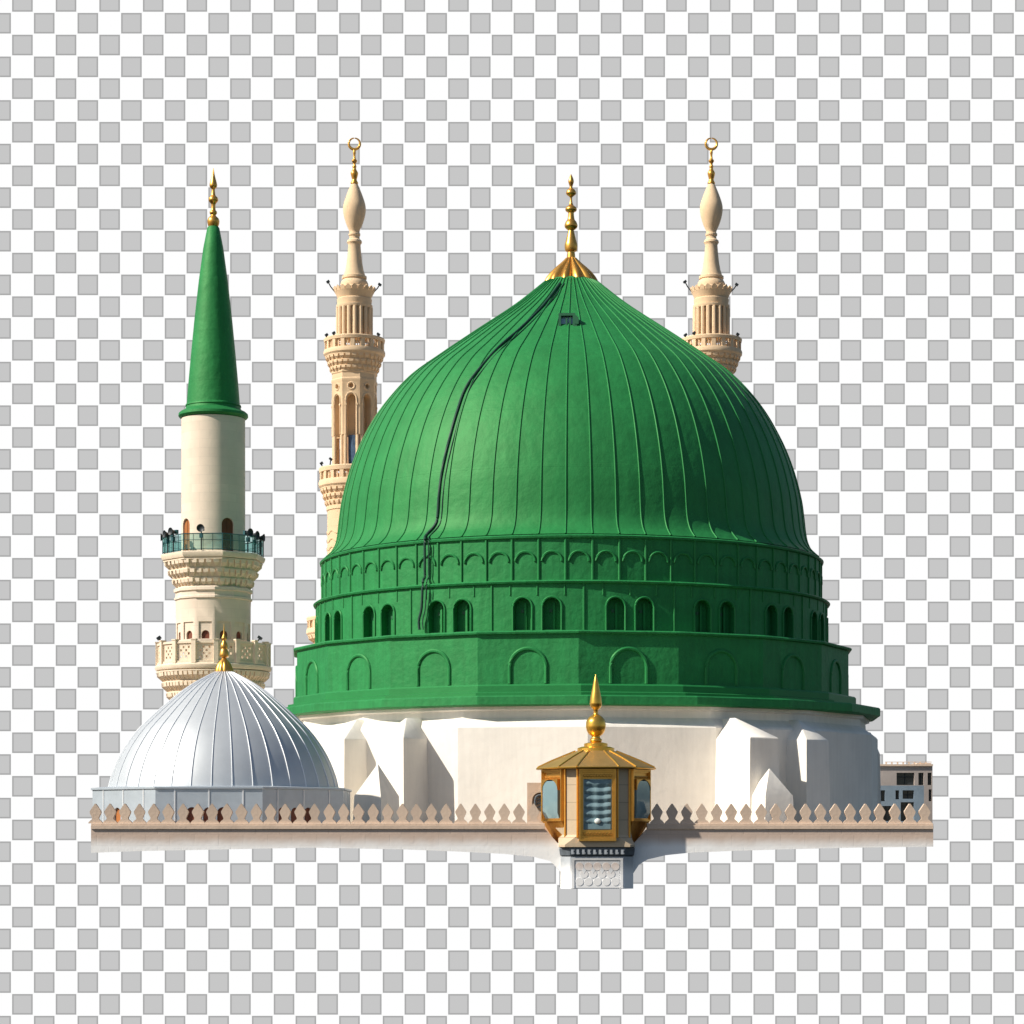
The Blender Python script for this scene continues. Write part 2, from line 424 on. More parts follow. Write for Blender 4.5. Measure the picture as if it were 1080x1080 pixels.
# seams of the window drum
bm = bmesh.new(); rib_mesh(bm, [(R2, zl(7.3)), (R2, zl(9.13))], .04, .045)
s0 = mk('seam', bm, 'green_trim', wd, rotz=R(pairs[0]+9.47))
for p in pairs[1:]: dup(s0, rotz=R(p+9.47))
bm = bmesh.new()
rib_mesh(bm, [(R2, zl(8.72)), (R2, zl(9.13))], .03, .03)
s1 = mk('short_seam', bm, 'green_trim', wd, rotz=R(pairs[0]))
for p in pairs:
    for q in (-5.6, 0, 5.6):
        if p != pairs[0] or q: dup(s1, rotz=R(p+q))
# sixteen-sided tier
NS = 19
pt = ring_part('panelled_tier', [(R1,5.05),(R1,7.22),(R1+.12,7.25),(R1+.14,7.31),(R1+.08,7.36),(R2-.2,7.42)], 'green_wall', n=NS, phase=0)
apo = R1*math.cos(PI/NS)
bm = bmesh.new()
tube(bm, [Vector((u,-(apo+.0),v)) for u, v in arch(.66, 1.27, 16, z0=zl(5.45))], .075, 8)
b0 = mk('blind_arch', bm, 'green_trim', pt, rotz=R(180/NS))
bm = bmesh.new()
for k in range(1, NS): dup(b0, rotz=R(180/NS+360/NS*k))
OFF = .30
ring_part('cornice', [(11.0,5.02),(12.12,4.98),(12.17,4.93),(12.17,4.66),(12.10,4.62),(11.5,4.60)], 'green_wall', n=NS, off=OFF)
ring_part('plinth_step', [(11.0,5.0),(11.66,5.0),(11.66,5.10),(11.44,5.14),(11.44,5.36),(11.38,5.42),(11.1,5.44)], 'green_trim', n=NS, off=.08)
base = ring_part('base_wall', [(12.14,-.23),(12.14,3.84),(12.08,3.92),(11.66,4.20),(11.64,4.45),(11.80,4.50),(11.80,4.61),(11.0,4.61)], 'white', n=16, off=OFF)
def buttress(phi, L, w, ez=3.5, az_=4.3, ar=.8, name='buttress'):
    bm = bmesh.new()
    r0, r1 = 11.0, 11.55+L
    def P(r, s, z): return Vector((s, -r, zl(z)))
    ra = 11.5+ar
    bt = .07
    v = [bm.verts.new(p) for p in (
        P(r0,-w-bt,-.24), P(r1+bt,-w-bt,-.24), P(r1+bt,w+bt,-.24), P(r0,w+bt,-.24),
        P(r0,-w,ez), P(r1,-w,ez), P(r1,w,ez), P(r0,w,ez), P(r0,0,az_), P(ra,0,az_))]
    for q in ((0,1,5,4),(1,2,6,5),(2,3,7,6),(4,5,9,8),(5,6,9),(6,7,8,9),(0,4,8,7,3),(0,3,2,1)):
        bm.faces.new([v[i] for i in q])
    es = [e for e in bm.edges if min(x.co.z for x in e.verts) > 0.2]
    bmesh.ops.bevel(bm, geom=es, offset=.03, segments=1, affect='EDGES')
    return mk(name, bm, 'white', base, rotz=R(phi))
buttress(-31.6, 1.95, .58, 3.45, 4.25, .95); buttress(25.3, 2.95, .58, 3.42, 4.22, .95)
buttress(-45.0, 1.55, .60, 3.50, 4.30, .45); buttress(41.2, 1.35, .60, 3.46, 4.26, .45)
for sgn in (-1, 1):
    for q in (94, 110, 150, 166): buttress(sgn*q, .7, .6, 3.3, 4.2, .5)
def pyramid(phi, r, w, ez, pz):
    bm = bmesh.new()
    def P(dr, s, z): return Vector((s, -(r+dr), zl(z)))
    v = [bm.verts.new(p) for p in (P(-w,-w,-.24),P(w,-w,-.24),P(w,w,-.24),P(-w,w,-.24),P(-w,-w*.9,ez),P(w*.9,-w*.9,ez),P(w*.9,w*.9,ez),P(-w,w*.9,ez),P(-.1,0,pz))]
    for q in ((0,1,5,4),(1,2,6,5),(2,3,7,6),(3,0,4,7),(4,5,8),(5,6,8),(6,7,8),(7,4,8),(3,2,1,0)): bm.faces.new([v[i] for i in q])
    return mk('pier', bm, 'white', base, rotz=R(phi))
pyramid(25.4, 14.9, .62, 1.35, 2.32); pyramid(-30.2, 14.9, .62, 1.35, 2.5)

# points on the dome / drum seen at an image position (used to lay the cables on the surface)
def proj(p): return CX+F*p.x/p.y, HZ-F*p.z/p.y
def on_ring(px, r, z):
    lo, hi = -89.0, 89.0
    for _ in range(40):
        m_ = (lo+hi)/2; p = az(r, m_, z) + Vector((XB, YB, 0))
        if proj(p)[0] < px: lo = m_
        else: hi = m_
    return m_, az(r, m_, z) + Vector((XB, YB, 0))
def on_dome(px, py, lift=.06):
    best = None
    for i in range(len(dome_prof)-1):
        for s in range(8):
            t = s/8; r = dome_prof[i][0]*(1-t)+dome_prof[i+1][0]*t; z = dome_prof[i][1]*(1-t)+dome_prof[i+1][1]*t
            phi, p = on_ring(px, r, z)
            e = abs(proj(p)[1]-py)
            if best is None or e < best[0]: best = (e, phi, r, z)
    return az(best[2]+lift, best[1], best[3]+lift*.6) + Vector((XB, YB, 0)), best[1]
def on_cyl(px, py, r):
    phi, p = on_ring(px, r, 8.0)
    return Vector((p.x, p.y, (HZ-py)*p.y/F))
cpx = [(591,299),(573,323),(548,348),(526,367),(504,392),(491,411),(482,436),(474,465),(467.5,493),(463.5,521),(462,543),(459.5,554),(450,565)]
def cable(dx, rad, name, label):
    pts = [on_dome(x+dx, y, rad*.7)[0] for x, y in cpx]
    pts += [on_cyl(448+dx, y, R3+.12+rad) for y in (569, 585, 600, 609)]
    pts += [on_cyl(x+dx, y, R2+.17+rad) for x, y in ((446,614),(444.6,641),(441.8,654),(442.3,664))]
    pts = catmull([tuple(p) for p in pts], 4)
    o0 = Vector(pts[-1]); bm = bmesh.new(); tube(bm, [Vector(p)-o0 for p in pts], rad, 8)
    o = mk(name, bm, 'cable', loc=o0); o['label'] = label; o['category'] = 'cable'
cable(0, .05, 'cable', 'thick dark cable running down the left side of the green dome from the gold finial')
cable(4.0, .022, 'cable', 'thin dark cable beside the thick cable on the green dome')
# roof hatch
hp, hphi = on_dome(599, 341, .02)
hatch_rot = Matrix.Rotation(R(hphi), 4, 'Z') @ Matrix.Rotation(R(-14), 4, 'X') @ Matrix.Diagonal((.95,1.0,1.35,1))
bm = bmesh.new()
for (x0,x1,z0,z1) in ((-.38,.30,.17,.25),(-.38,.30,-.25,-.17),(-.38,-.28,-.17,.17),(.2,.38,-.17,.17)):
    box(bm, x0, x1, -.16, .12, z0, z1)
box(bm, .28, .44, -.18, .1, -.10, .12)
hobj = mk('hatch', bm, 'green_dark', B); hobj.matrix_local = Matrix.Translation(hp-B0) @ hatch_rot
bm = bmesh.new()
box(bm, -.28, .2, -.02, .05, -.17, .17)
h2 = mk('cover', bm, 'pane_blue', hobj)
bm = bmesh.new(); box(bm, -.09, -.02, -.12, .0, -.165, .1); box(bm, .06, .12, -.12, .0, -.165, .12)
mk('hinge', bm, 'green_dark', hobj)

# ------------------------------------------------------------ silver dome
YS = 83.6; XS = X(236.3, YS); KS = YS/86.0
S = thing('silver_domed_pavilion', 'small ribbed silver dome on an octagonal sheet metal base behind the parapet', 'domed pavilion', (XS, YS, -.25))
sp_px = [(8.5,708.5),(20,714.5),(34,722.5),(51,735),(73,754),(92,773),(107,795),(116.5,817),(121,835)]
ss = F/YS
sil_prof = catmull([(a/ss, (880-b)/ss) for a, b in sp_px], 8)
bm = bmesh.new(); lathe(bm, [(r, z+.25) for r, z in sil_prof]+[(sil_prof[-1][0], 1.45)], 144)
sdome = mk('dome', bm, 'silver', S)
bm = bmesh.new(); rib_mesh(bm, [(r, z+.25) for r, z in sil_prof], .013, .026)
r0_ = mk('rib', bm, 'silver_trim', sdome, rotz=R(0.6))
for k in range(1, 36): dup(r0_, rotz=R(.6+10*k))
bm = bmesh.new(); lathe(bm, [(4.64*KS,.02),(4.64*KS,zl(1.50*KS)),(4.70*KS,zl(1.52*KS)),(4.70*KS,zl(1.58*KS)),(4.3*KS,zl(1.62*KS))], 8, 22.5)
sb = mk('base', bm, 'silver_base', S)
cut = bmesh.new(); apoS = 4.64*KS*math.cos(PI/8)
swin = []
for f, us in ((0, (-.55,.0,.45)), (45, (-.9,-.35,.2)), (-45, (-.35,))):
    rot = Matrix.Rotation(R(f), 4, 'Z')
    for u0 in us:
        extr(cut, arch(.19, .66, 8, z0=zl(.22)), lambda u,v,rot=rot,u0=u0: rot @ Vector((u+u0,-(apoS+.3),v)), lambda u,v,rot=rot,u0=u0: rot @ Vector((u+u0,-(apoS-.14),v)))
        swin.append((f, u0))
boolean(sb, cut)
for i, (f, u0) in enumerate(swin):
    rot = Matrix.Rotation(R(f), 4, 'Z')
    bm = bmesh.new(); extr(bm, arch(.185, .65, 8, z0=zl(.225)), lambda u,v: Vector((u+u0,-(apoS-.08),v)), lambda u,v: Vector((u+u0,-(apoS-.12),v)))
    mk('window', bm, 'door' if f == -45 else 'brown', S, rotz=R(f))
bm = bmesh.new(); box(bm, -.018, .018, -(apoS+.022), -(apoS-.02), .05, zl(1.5*KS)-.002)
ss0 = mk('standing_seam', bm, 'silver_trim', sb)
for k in range(8):
    for u in (-1.1, 0, 1.1):
        if k or u: 
            p = Matrix.Rotation(R(45*k), 3, 'Z') @ Vector((u,0,0)); dup(ss0, loc=p, rotz=R(45*k))
fp = [(9.5,709),(9.0,706),(7.2,701),(4.6,697),(2.6,694.5),(2.4,693.5),(4.4,692.5),(4.8,690),(3.9,686),(3.2,684.5),(3.6,683.8),(3.8,681),(3.0,678.5),(2.0,676.5),(1.8,675.5),(2.6,674.5),(2.7,672.5),(1.6,670.5),(1.0,668),(.2,658)]
bm = bmesh.new()
rings = []
for (r, z) in pxprof(fp, YS, 3):
    rings.append([az(r*(1+(.10*abs(math.sin(5*2*PI*k/80))-.05)*(1 if z > 0 and z < Z(697, YS) else 0)), 360.0*k/80, z+.25) for k in range(80)])
loft(bm, rings); mk('finial', bm, 'gold', S, ang=40)

# ------------------------------------------------------------ carved corbels shared by the minarets
def corbel(bm, rt, zt, rb, zb, rows, n, poly, phase=0.0, tooth=.75):
    """stepped stalactite corbel: flat bands, each with a row of hanging teeth"""
    H = (zt-zb)/rows
    for i in range(rows):
        r1 = rt+(rb-rt)*i/rows; r2 = rt+(rb-rt)*(i+1)/rows
        z1 = zt-H*i
        lathe(bm, [(r2*.955, z1-H*1.002), (r1*.55+r2*.42, z1-H*.42), (r1*.965, z1-H*.15), (r1*(1 if i == 0 else .975), z1-H*.12), (r1*(1 if i == 0 else .975), z1-.002*(i+1))], poly, phase)
        cosp = math.cos(PI/poly)
        for k in range(n):
            a = phase+(360.0/n)*(k+.5*(i % 2)+.25)
            # radius of polygon at this azimuth
            rel = (a-phase) % (360.0/poly); rel = R(rel-180.0/poly)
            f = cosp/math.cos(rel)
            ro, ri = r1*f*.995, r2*f*.97
            hw = PI*ro/n*tooth
            rot = Matrix.Rotation(R(a), 4, 'Z')
            zt_, zb_ = z1-H*.13, z1-H*.97
            p = [Vector((-hw,-ro,zt_)), Vector((hw,-ro,zt_)), Vector((hw,-ri*.98,zt_)), Vector((-hw,-ri*.98,zt_)),
                 Vector((-hw*.9,-(ro*.9+ri*.1),zt_-(zt_-zb_)*.45)), Vector((hw*.9,-(ro*.9+ri*.1),zt_-(zt_-zb_)*.45)), Vector((0,-(ri*1.0+.01),zb_))]
            v = [bm.verts.new(rot @ q) for q in p]
            for q in ((0,1,2,3),(0,4,5,1),(4,6,5),(1,5,2),(5,6,2),(3,2,6),(0,3,4),(3,6,4)): bm.faces.new([v[j] for j in q])

def post_ring(bm, r, z0, z1, n, w, d, phase=0.0, poly=0):
    for k in range(n):
        a = phase+360.0*k/n
        f = 1.0
        rot = Matrix.Rotation(R(a), 4, 'Z')
        box(bm, -w, w, -(r*f), -(r*f-d), z0, z1, rot)

# ------------------------------------------------------------ near minaret with green cone
YM = 112.0; XM = X(225, YM); sm = F/YM
T = thing('green_tipped_minaret', 'slender round minaret with tall green cone top, rising behind the silver dome', 'minaret', (XM, YM, -.25))
def pm(lst, sub=0): return [(r, z+.25) for r, z in pxprof(lst, YM, sub)]
bm = bmesh.new(); lathe(bm, pm([(5.2,239),(6.0,236.5),(6.5,233.5),(5.6,230.5),(3.4,228.3),(2.6,227),(3.9,225),(3.7,223),(2.5,221.5),(2.3,216),(3.4,214),(5.1,211.5),(4.6,208.5),(2.6,206.5),(1.9,203),(1.8,199.5),(3.2,198),(4.1,195.5),(3.2,191),(1.6,185),(.2,177.3)], 3), 32)
mk('finial', bm, 'gold', T)
bm = bmesh.new(); lathe(bm, pm([(33.2,442),(35.5,441),(36.6,439.5),(36.4,437),(34.2,435),(31,433.6),(29.2,432),(28.6,429.5),(29.4,429),(29.0,427.5),(27.9,426.5),(26.2,405),(23.4,374),(19.6,335),(15.2,296),(10.6,262),(6.4,240.5),(4.6,238.5)]), 96)
mk('cone_roof', bm, 'green', T)
bm = bmesh.new(); lathe(bm, pm([(33.5,587),(33.4,442.5)]), 96)
sh = mk('shaft', bm, 'stone', T)
cut = bmesh.new(); doors = []
for px_, hw in ((198.3, .20), (243.8, .22), (130, .2)):
    phi = math.degrees(math.asin(max(-1,min(1,(px_-225)/33.8)))) if px_ > 150 else 180
    rot = Matrix.Rotation(R(phi), 4, 'Z'); doors.append((phi, hw+.0))
    wj = .30
    extr(cut, arch(wj, 1.62, 10, z0=zl(Z(587, YM))), lambda u,v,rot=rot: rot @ Vector((u,-1.9,v)), lambda u,v,rot=rot: rot @ Vector((u,-1.22,v)))
boolean(sh, cut)
for phi, hw in doors:
    bm = bmesh.new(); extr(bm, arch(.29, 1.60, 10, z0=zl(Z(587, YM))), lambda u,v: Vector((u,-1.34,v)), lambda u,v: Vector((u,-1.27,v)))
    box(bm, -.012, .012, -1.36, -1.33, zl(Z(587, YM)), zl(Z(587, YM))+1.55)
    mk('door', bm, 'door' if phi < 0 else 'brown', T, rotz=R(phi))
# upper balcony
bm = bmesh.new(); lathe(bm, pm([(50,593.5),(54,592.5),(55.5,589.5),(55.5,587.2),(53.5,586.2),(30,586.2)]), 8, 17)
corbel(bm, 53.2/sm, zl(Z(593.4,YM)), 40.5/sm, zl(Z(622,YM)), 3, 40, 8, 17)
mk('upper_balcony', bm, 'stone_plain', T)
bm = bmesh.new()
zr0, zr1 = zl(Z(586,YM)), zl(Z(568.5,YM)); rr_ = 53.5/sm
vsn = [az(rr_, 17+45*k, 0) for k in range(8)]
for zz_, rd in ((zr1,.022),(zr1-.28,.012),(zr0+.06,.016)):
    for k in range(8):
        a, b = vsn[k]+Vector((0,0,zz_)), vsn[(k+1)%8]+Vector((0,0,zz_)); tube(bm, [a,b], rd, 6)
for k in range(8):
    for j in range(4):
        p = vsn[k].lerp(vsn[(k+1)%8], j/4); tube(bm, [p+Vector((0,0,zr0)), p+Vector((0,0,zr1))], .024 if j == 0 else .014, 6)
rail = mk('railing', bm, 'teal', T)
bm = bmesh.new()
for k in range(8):
    a, b = vsn[k]*.992, vsn[(k+1)%8]*.992
    v = [bm.verts.new(q) for q in (a+Vector((0,0,zr0+.03)), b+Vector((0,0,zr0+.03)), b+Vector((0,0,zr1-.02)), a+Vector((0,0,zr1-.02)))]
    bm.faces.new(v)
mk('glass_panel', bm, 'glass', rail, recalc=False)
# middle shaft, twelve-sided
bm = bmesh.new(); lathe(bm, pm([(39,682),(39.2,641),(39.6,634.5),(41,633.5),(41,631.5),(39.6,630.8),(39.6,626.5),(41.4,625.5),(41.4,622.5),(39,621)]), 12, 9)
mid = mk('middle_shaft', bm, 'stone', T, ang=15)
cut = bmesh.new(); am = 39*math.cos(PI/12)/sm
for k in range(12):
    rot = Matrix.Rotation(R(9+15+30*k), 4, 'Z')
    box(cut, -.30, .30, -(am+.3), -(am-.05), zl(Z(676.5,YM)), zl(Z(658.5,YM)), rot)
boolean(mid, cut)
cut = bmesh.new()
for k in range(12):
    rot = Matrix.Rotation(R(9+15+30*k), 4, 'Z')
    extr(cut, arch(.18, .38, 8, z0=zl(Z(676.3,YM))), lambda u,v,rot=rot: rot @ Vector((u,-(am+.3),v)), lambda u,v,rot=rot: rot @ Vector((u,-(am-.2),v)))
boolean(mid, cut)
bm = bmesh.new()
extr(bm, arch(.175, .37, 8, z0=zl(Z(676.2,YM))), lambda u,v: Vector((u,-(am-.13),v)), lambda u,v: Vector((u,-(am-.18),v)))
w_ = mk('window', bm, 'brown', T, rotz=R(24))
for k in range(1, 12): dup(w_, rotz=R(24+30*k))
# lower balcony, sixteen-sided with pierced panels
PH = -13.0
bm = bmesh.new(); lathe(bm, pm([(55,709.5),(60,708.3),(61.2,706),(61.2,704),(59.8,702.5),(36,702.5)]), 16, PH)
corbel(bm, 60/sm, zl(Z(709.4,YM)), 40/sm, zl(Z(752,YM)), 4, 64, 16, PH)
lathe(bm, pm([(39,886),(39,752)]), 12, 9)
mk('lower_balcony', bm, 'stone_plain', T)
bm = bmesh.new()
rp = 59.2/sm; zb_, zt_ = zl(Z(702.6,YM)), zl(Z(680,YM))
vv = [az(rp, PH+22.5*k, 0) for k in range(16)]
for k in range(16):
    rot = Matrix.Rotation(R(PH+22.5*k), 4, 'Z')
    box(bm, -.10, .10, -(rp+.05), -(rp-.16), zb_, zt_+.04, rot)
    v6 = [(-.12,-.02),(.12,-.02),(.12,.03),(-.12,.03)]
    box(bm, -.125, .125, -(rp+.075), -(rp-.185), zt_+.04, zt_+.09, rot)
    a, b = vv[k], vv[(k+1)%16]; d = (b-a); Lx = d.length; d.normalize(); nn = Vector((d.y,-d.x,0))
    if nn.dot(a) < 0: nn = -nn
    fr = Matrix(((d.x, -nn.x, 0, a.x), (d.y, -nn.y, 0, a.y), (0,0,1,0), (0,0,0,1)))
    box(bm, .1, Lx-.1, -.0, .12, zt_-.10, zt_, fr); box(bm, .1, Lx-.1, 0, .12, zb_, zb_+.10, fr)
mk('parapet', bm, 'stone_plain', T)
bm = bmesh.new()
for k in range(16):
    a, b = vv[k], vv[(k+1)%16]; d = (b-a); Lx = d.length; d.normalize(); nn = Vector((d.y,-d.x,0))
    if nn.dot(a) < 0: nn = -nn
    fr = Matrix(((d.x, -nn.x, 0, a.x), (d.y, -nn.y, 0, a.y), (0,0,1,0), (0,0,0,1)))
    u0, u1 = .1, Lx-.1; z0, z1 = zb_+.10, zt_-.10; g = 4
    bw = .016
    for (fu0, fu1) in ((0,.16),(.84,1)): box(bm, u0+(u1-u0)*fu0, u0+(u1-u0)*fu1, .062, .102, z0, z1, fr)
    box(bm, u0+(u1-u0)*.16, u0+(u1-u0)*.84, .0622, .1018, z0, z0+.10, fr)
    box(bm, u0+(u1-u0)*.16, u0+(u1-u0)*.84, .0622, .1018, z1-.10, z1, fr)
    ua, ub, za, zb2 = u0+(u1-u0)*.16, u0+(u1-u0)*.84, z0+.10, z1-.10
    for i in range(g+1):
        uu = ua+(ub-ua)*i/g; zz = za+(zb2-za)*i/g
        box(bm, uu-.022, uu+.022, .066, .096, za, zb2, fr); box(bm, ua, ub, .0675, .0945, zz-.022, zz+.022, fr)
    for i in range(g):
        for j in range(g):
            cu = ua+(ub-ua)*(i+.5)/g; cz = za+(zb2-za)*(j+.5)/g
            if (i+j) % 2: box(bm, cu-.075, cu+.075, .070, .092, cz-.075, cz+.075, fr)
mk('pierced_panel', bm, 'stone_plain', T)

# ------------------------------------------------------------ loudspeakers and small lamps
def speaker(px, py, Yc, r, phi, zfloor, label, first=[None]):
    """horn loudspeaker on a post standing on a balcony edge"""
    c = Vector((XM, YM, 0)) + az(r, phi, zfloor)
    h = Z(py, YM) - zfloor
    t = thing('loudspeaker', label, 'loudspeaker', c, R(phi), 'black horn loudspeakers on the round balcony of the near minaret')
    bm = bmesh.new(); tube(bm, [Vector((0,0,0)), Vector((0,0,h))], .03, 8); mk('post', bm, 'dark', t)
    bm = bmesh.new()
    rings = []
    for (yy, q) in ((.12,.05),(.05,.065),(-.02,.08),(-.10,.12),(-.16,.175),(-.175,.175),(-.12,.1)):
        rings.append([Vector((q*math.cos(2*PI*k/20), yy, h+q*math.sin(2*PI*k/20))) for k in range(20)])
    loft(bm, rings); mk('horn', bm, 'dark', t, ang=50)
    bm = bmesh.new(); box(bm, -.09, .09, .10, .22, h-.09, h+.09); box(bm, -.07, .07, -.08, .05, h-.42, h-.22); mk('driver_box', bm, 'teal', t)
rb_ = 51.0/sm; zf = Z(586, YM)
for (px, py, lab, ph) in ((173.5,568,'black horn loudspeaker at the far left end of the round minaret\'s railing',-76),
                      (179,566.5,'second black horn loudspeaker from the left on the round minaret\'s railing',-62),
                      (186.5,565,'third black horn loudspeaker from the left, beside the orange brown door',-48),
                      (218.5,563.5,'lone black horn loudspeaker in front of the cream shaft, between the two doors',-8),
                      (266,565.5,'black horn loudspeaker just right of the cream shaft, first of that cluster',50),
                      (272,567,'black horn loudspeaker in the middle of the right hand cluster',64),
                      (277,568,'black horn loudspeaker at the far right end of the round minaret\'s railing',80)):
    phi = math.degrees(math.asin(max(-.999, min(.999, (px-225)/52.5))))
    speaker(px, py, YM, rb_, phi, zf, lab)

def floodlight(base, h, lean, label, group, tgt=None):
    t = thing('floodlight', label, 'floodlight', base, 0, group)
    bm = bmesh.new(); top = Vector((lean, 0, h)); tube(bm, [Vector((0,0,0)), Vector((lean*.6,0,h*.5)), top], .035, 6); mk('arm', bm, 'dark', t)
    bm = bmesh.new(); mt = Matrix.Translation(top) @ Matrix.Rotation(R(35 if lean > 0 else -35), 4, 'Y')
    box(bm, -.10, .10, -.10, .10, -.06, .07, mt); mk('lamp_head', bm, 'dark', t)
    return t
for i, (px, side) in enumerate(((168,'left'), (273,'right'))):
    r = 58/sm; phi = -63 if i == 0 else 60
    floodlight(Vector((XM, YM, Z(680,YM)+.09)) + az(r, phi, 0), .12, -.08 if i == 0 else .08,
               'small dark floodlight on the %s end of the pierced balcony above the silver dome' % side, 'floodlights on the minaret balconies')

# ------------------------------------------------------------ tall rear minaret (built once, copied once)
YR = 150.0; sr = F/YR; KR = 0
def pr(lst, sub=0): return [(r, z+.25) for r, z in pxprof(lst, YR, sub)]
def build_rear(px, label):
    t = thing('tall_minaret', label, 'minaret', (X(px,YR), YR, -.25), 0, 'tall cream minarets behind the green dome')
    zz = lambda y: zl(Z(y, YR))
    bm = bmesh.new()
    # crescent: a ring, thick below and thin above
    pts = []; rad = []
    for k in range(41):
        a = R(93+354*k/40); pts.append(Vector((5.9/sr*math.cos(a), 0, zz(151.6)+5.9/sr*math.sin(a)))); rad.append(.035+.055*math.sin(PI*k/40))
    tube(bm, pts, rad, 10)
    lathe(bm, pr([(3.6,194.5),(4.0,193),(2.6,190),(3.0,187.5),(4.0,183),(3.0,180.5),(1.8,178),(2.2,175.5),(1.4,173),(3.0,169.8),(1.6,167.5),(1.2,164),(1.6,161),(1.2,158)], 3), 24)
    mk('crescent_finial', bm, 'gold', t)
    bm = bmesh.new()
    lathe(bm, pr([(3.6,194.5),(5.4,198.5),(8.4,206),(11.2,214.5),(12.0,221),(11.0,228.5),(8.6,236.5),(5.6,243.5),(5.2,246)], 5)+pr([(6.2,246.6),(6.2,248.5),(5.3,249.5),(5.4,252),(7.6,254),(8.0,256),(6.8,257.8),(6.5,259),(7.2,268),(8.2,277),(9.6,285),(11.6,291.2),(13,291.8),(13,294.3),(11.8,295),(13.4,297),(14.6,299.5),(14.6,303),(15.8,304),(15.8,307)]), 64)
    mk('bulb_spire', bm, 'stone_far_plain', t)
    # crown of pointed leaves
    bm = bmesh.new()
    lathe(bm, pr([(17.6,323),(18.2,320),(18.6,316.5),(17.4,315.5),(19.5,311),(21.0,308.2),(14,308.0)]), 48)
    for k in range(20):
        rot = Matrix.Rotation(R(18*k+4), 4, 'Z'); r1 = 20.6/sr; r2 = 22.6/sr
        h0, h1, h2 = zz(309), zz(305.8), zz(303.3)
        v = [bm.verts.new(rot @ p) for p in (Vector((-.14,-r1,h0)),Vector((.14,-r1,h0)),Vector((.17,-r1*1.06,h1)),Vector((0,-r2,h2)),Vector((-.17,-r1*1.06,h1)),
             Vector((-.14,-r1+.1,h0)),Vector((.14,-r1+.1,h0)),Vector((.17,-r1*1.06+.1,h1)),Vector((0,-r2+.07,h2)),Vector((-.17,-r1*1.06+.1,h1)))]
        bm.faces.new([v[i] for i in (0,1,2,3,4)]); bm.faces.new([v[i] for i in (9,8,7,6,5)])
        for i in range(5):
            j = (i+1) % 5; bm.faces.new((v[i], v[i+5], v[j+5], v[j]))
    mk('crown', bm, 'stone_far_plain', t)
    # colonnette drum
    bm = bmesh.new(); lathe(bm, pr([(15.6,359),(15.6,322.8)]), 48)
    for k in range(18):
        p = az(17.5/sr, 20*k+5, 0); tube(bm, [p+Vector((0,0,zz(358))), p+Vector((0,0,zz(325.5)))], .125, 8)
    lathe(bm, pr([(18.6,326),(19.2,325),(19.2,322.6),(17.8,322.2),(17.8,326)]), 48, cap=False)
    mk('colonnette_drum', bm, 'stone_far_plain', t)
    def balcony(hw, yt, yo0, yo1, ys, yc, hwc, n, rows, teeth):
        bm = bmesh.new()
        lathe(bm, pr([(hw-3,yo0),(hw,yo0),(hw+.6,yt+1),(hw,yt),(hw-3,yt)])+pr([(hw-3,yo0)]), 40, cap=False)
        lathe(bm, pr([(hw-3,ys),(hw-1,ys),(hw+.6,ys-2),(hw+.8,yo1+2),(hw,yo1),(hw-3,yo1)]), 40)
        post_ring(bm, hw/sr-.03, zz(yo1), zz(yo0), n, .12, .22)
        post_ring(bm, hw/sr-.10, zz(yo1), zz(yo0), n, .03, .06, 180.0/n)
        lathe(bm, pr([(hwc,ys),(hwc,ys-2)]), 24)
        corbel(bm, (hw-1)/sr, zz(ys), hwc/sr, zz(yc), rows, teeth, 40, 0)
        mk('balcony', bm, 'stone_far_plain', t)
        bm = bmesh.new(); r_ = hw/sr-.16
        for k in range(n):
            for s in (-1, 1):
                rot = Matrix.Rotation(R(360*(k+.5)/n), 4, 'Z'); u = math.tan(PI/n)*r_*.48*s
                box(bm, u-.035, u+.035, -r_, -(r_-.05), zz(yo1), zz(yo0), rot)
            rot = Matrix.Rotation(R(360*(k+.5)/n), 4, 'Z'); q = math.tan(PI/n)*r_*.95; zc = (zz(yo0)+zz(yo1))/2
            box(bm, -q, q, -r_+.004, -(r_-.046), zc-.03, zc+.03, rot)
        mk('lattice', bm, 'stone_far_plain', t)
    balcony(31.8, 358, 362, 370.5, 377, 394.5, 24.5, 18, 3, 28)
    # arcaded chamber, eight-sided
    bm = bmesh.new(); lathe(bm, pr([(24.2,461.5),(24.4,406),(25,405),(25,402.5),(24.2,401.5),(24.2,396.5),(25,395.5),(25,393.5)]), 8, -27.5)
    ch = mk('arcaded_chamber', bm, 'stone_far', t, ang=20)
    cut = bmesh.new(); ao = 24.2*math.cos(PI/8)/sr
    for k in range(8):
        rot = Matrix.Rotation(R(-5+45*k), 4, 'Z')
        extr(cut, arch(.27, Z(419,YR)-Z(463,YR), 12, pointed=.5, z0=zz(463)), lambda u,v,rot=rot: rot @ Vector((u,-(ao+.3),v)), lambda u,v,rot=rot: rot @ Vector((u,-(ao-.58),v)))
        q = [(.14*math.cos(2*PI*i/12), zz(410.6)+.14*math.sin(2*PI*i/12)) for i in range(12)]
        extr(cut, q, lambda u,v,rot=rot: rot @ Vector((u,-(ao+.3),v)), lambda u,v,rot=rot: rot @ Vector((u,-(ao-.2),v)))
    boolean(ch, cut)
    bm = bmesh.new()
    for k in range(8):
        rot = Matrix.Rotation(R(-5+45*k), 4, 'Z')
        tube(bm, [rot @ Vector((u,-(ao+.01),v)) for u, v in arch(.34, Z(417.5,YR)-Z(461,YR), 12, pointed=.5, z0=zz(461))], .05, 6)
        tube(bm, [rot @ Vector((.21*math.cos(2*PI*i/14),-(ao+.01),zz(410.6)+.21*math.sin(2*PI*i/14))) for i in range(15)], .045, 6)
        for s in (-1, 1): box(bm, s*.34-.07, s*.34+.07, -(ao+.07), -(ao-.02), zz(431), zz(429), rot)
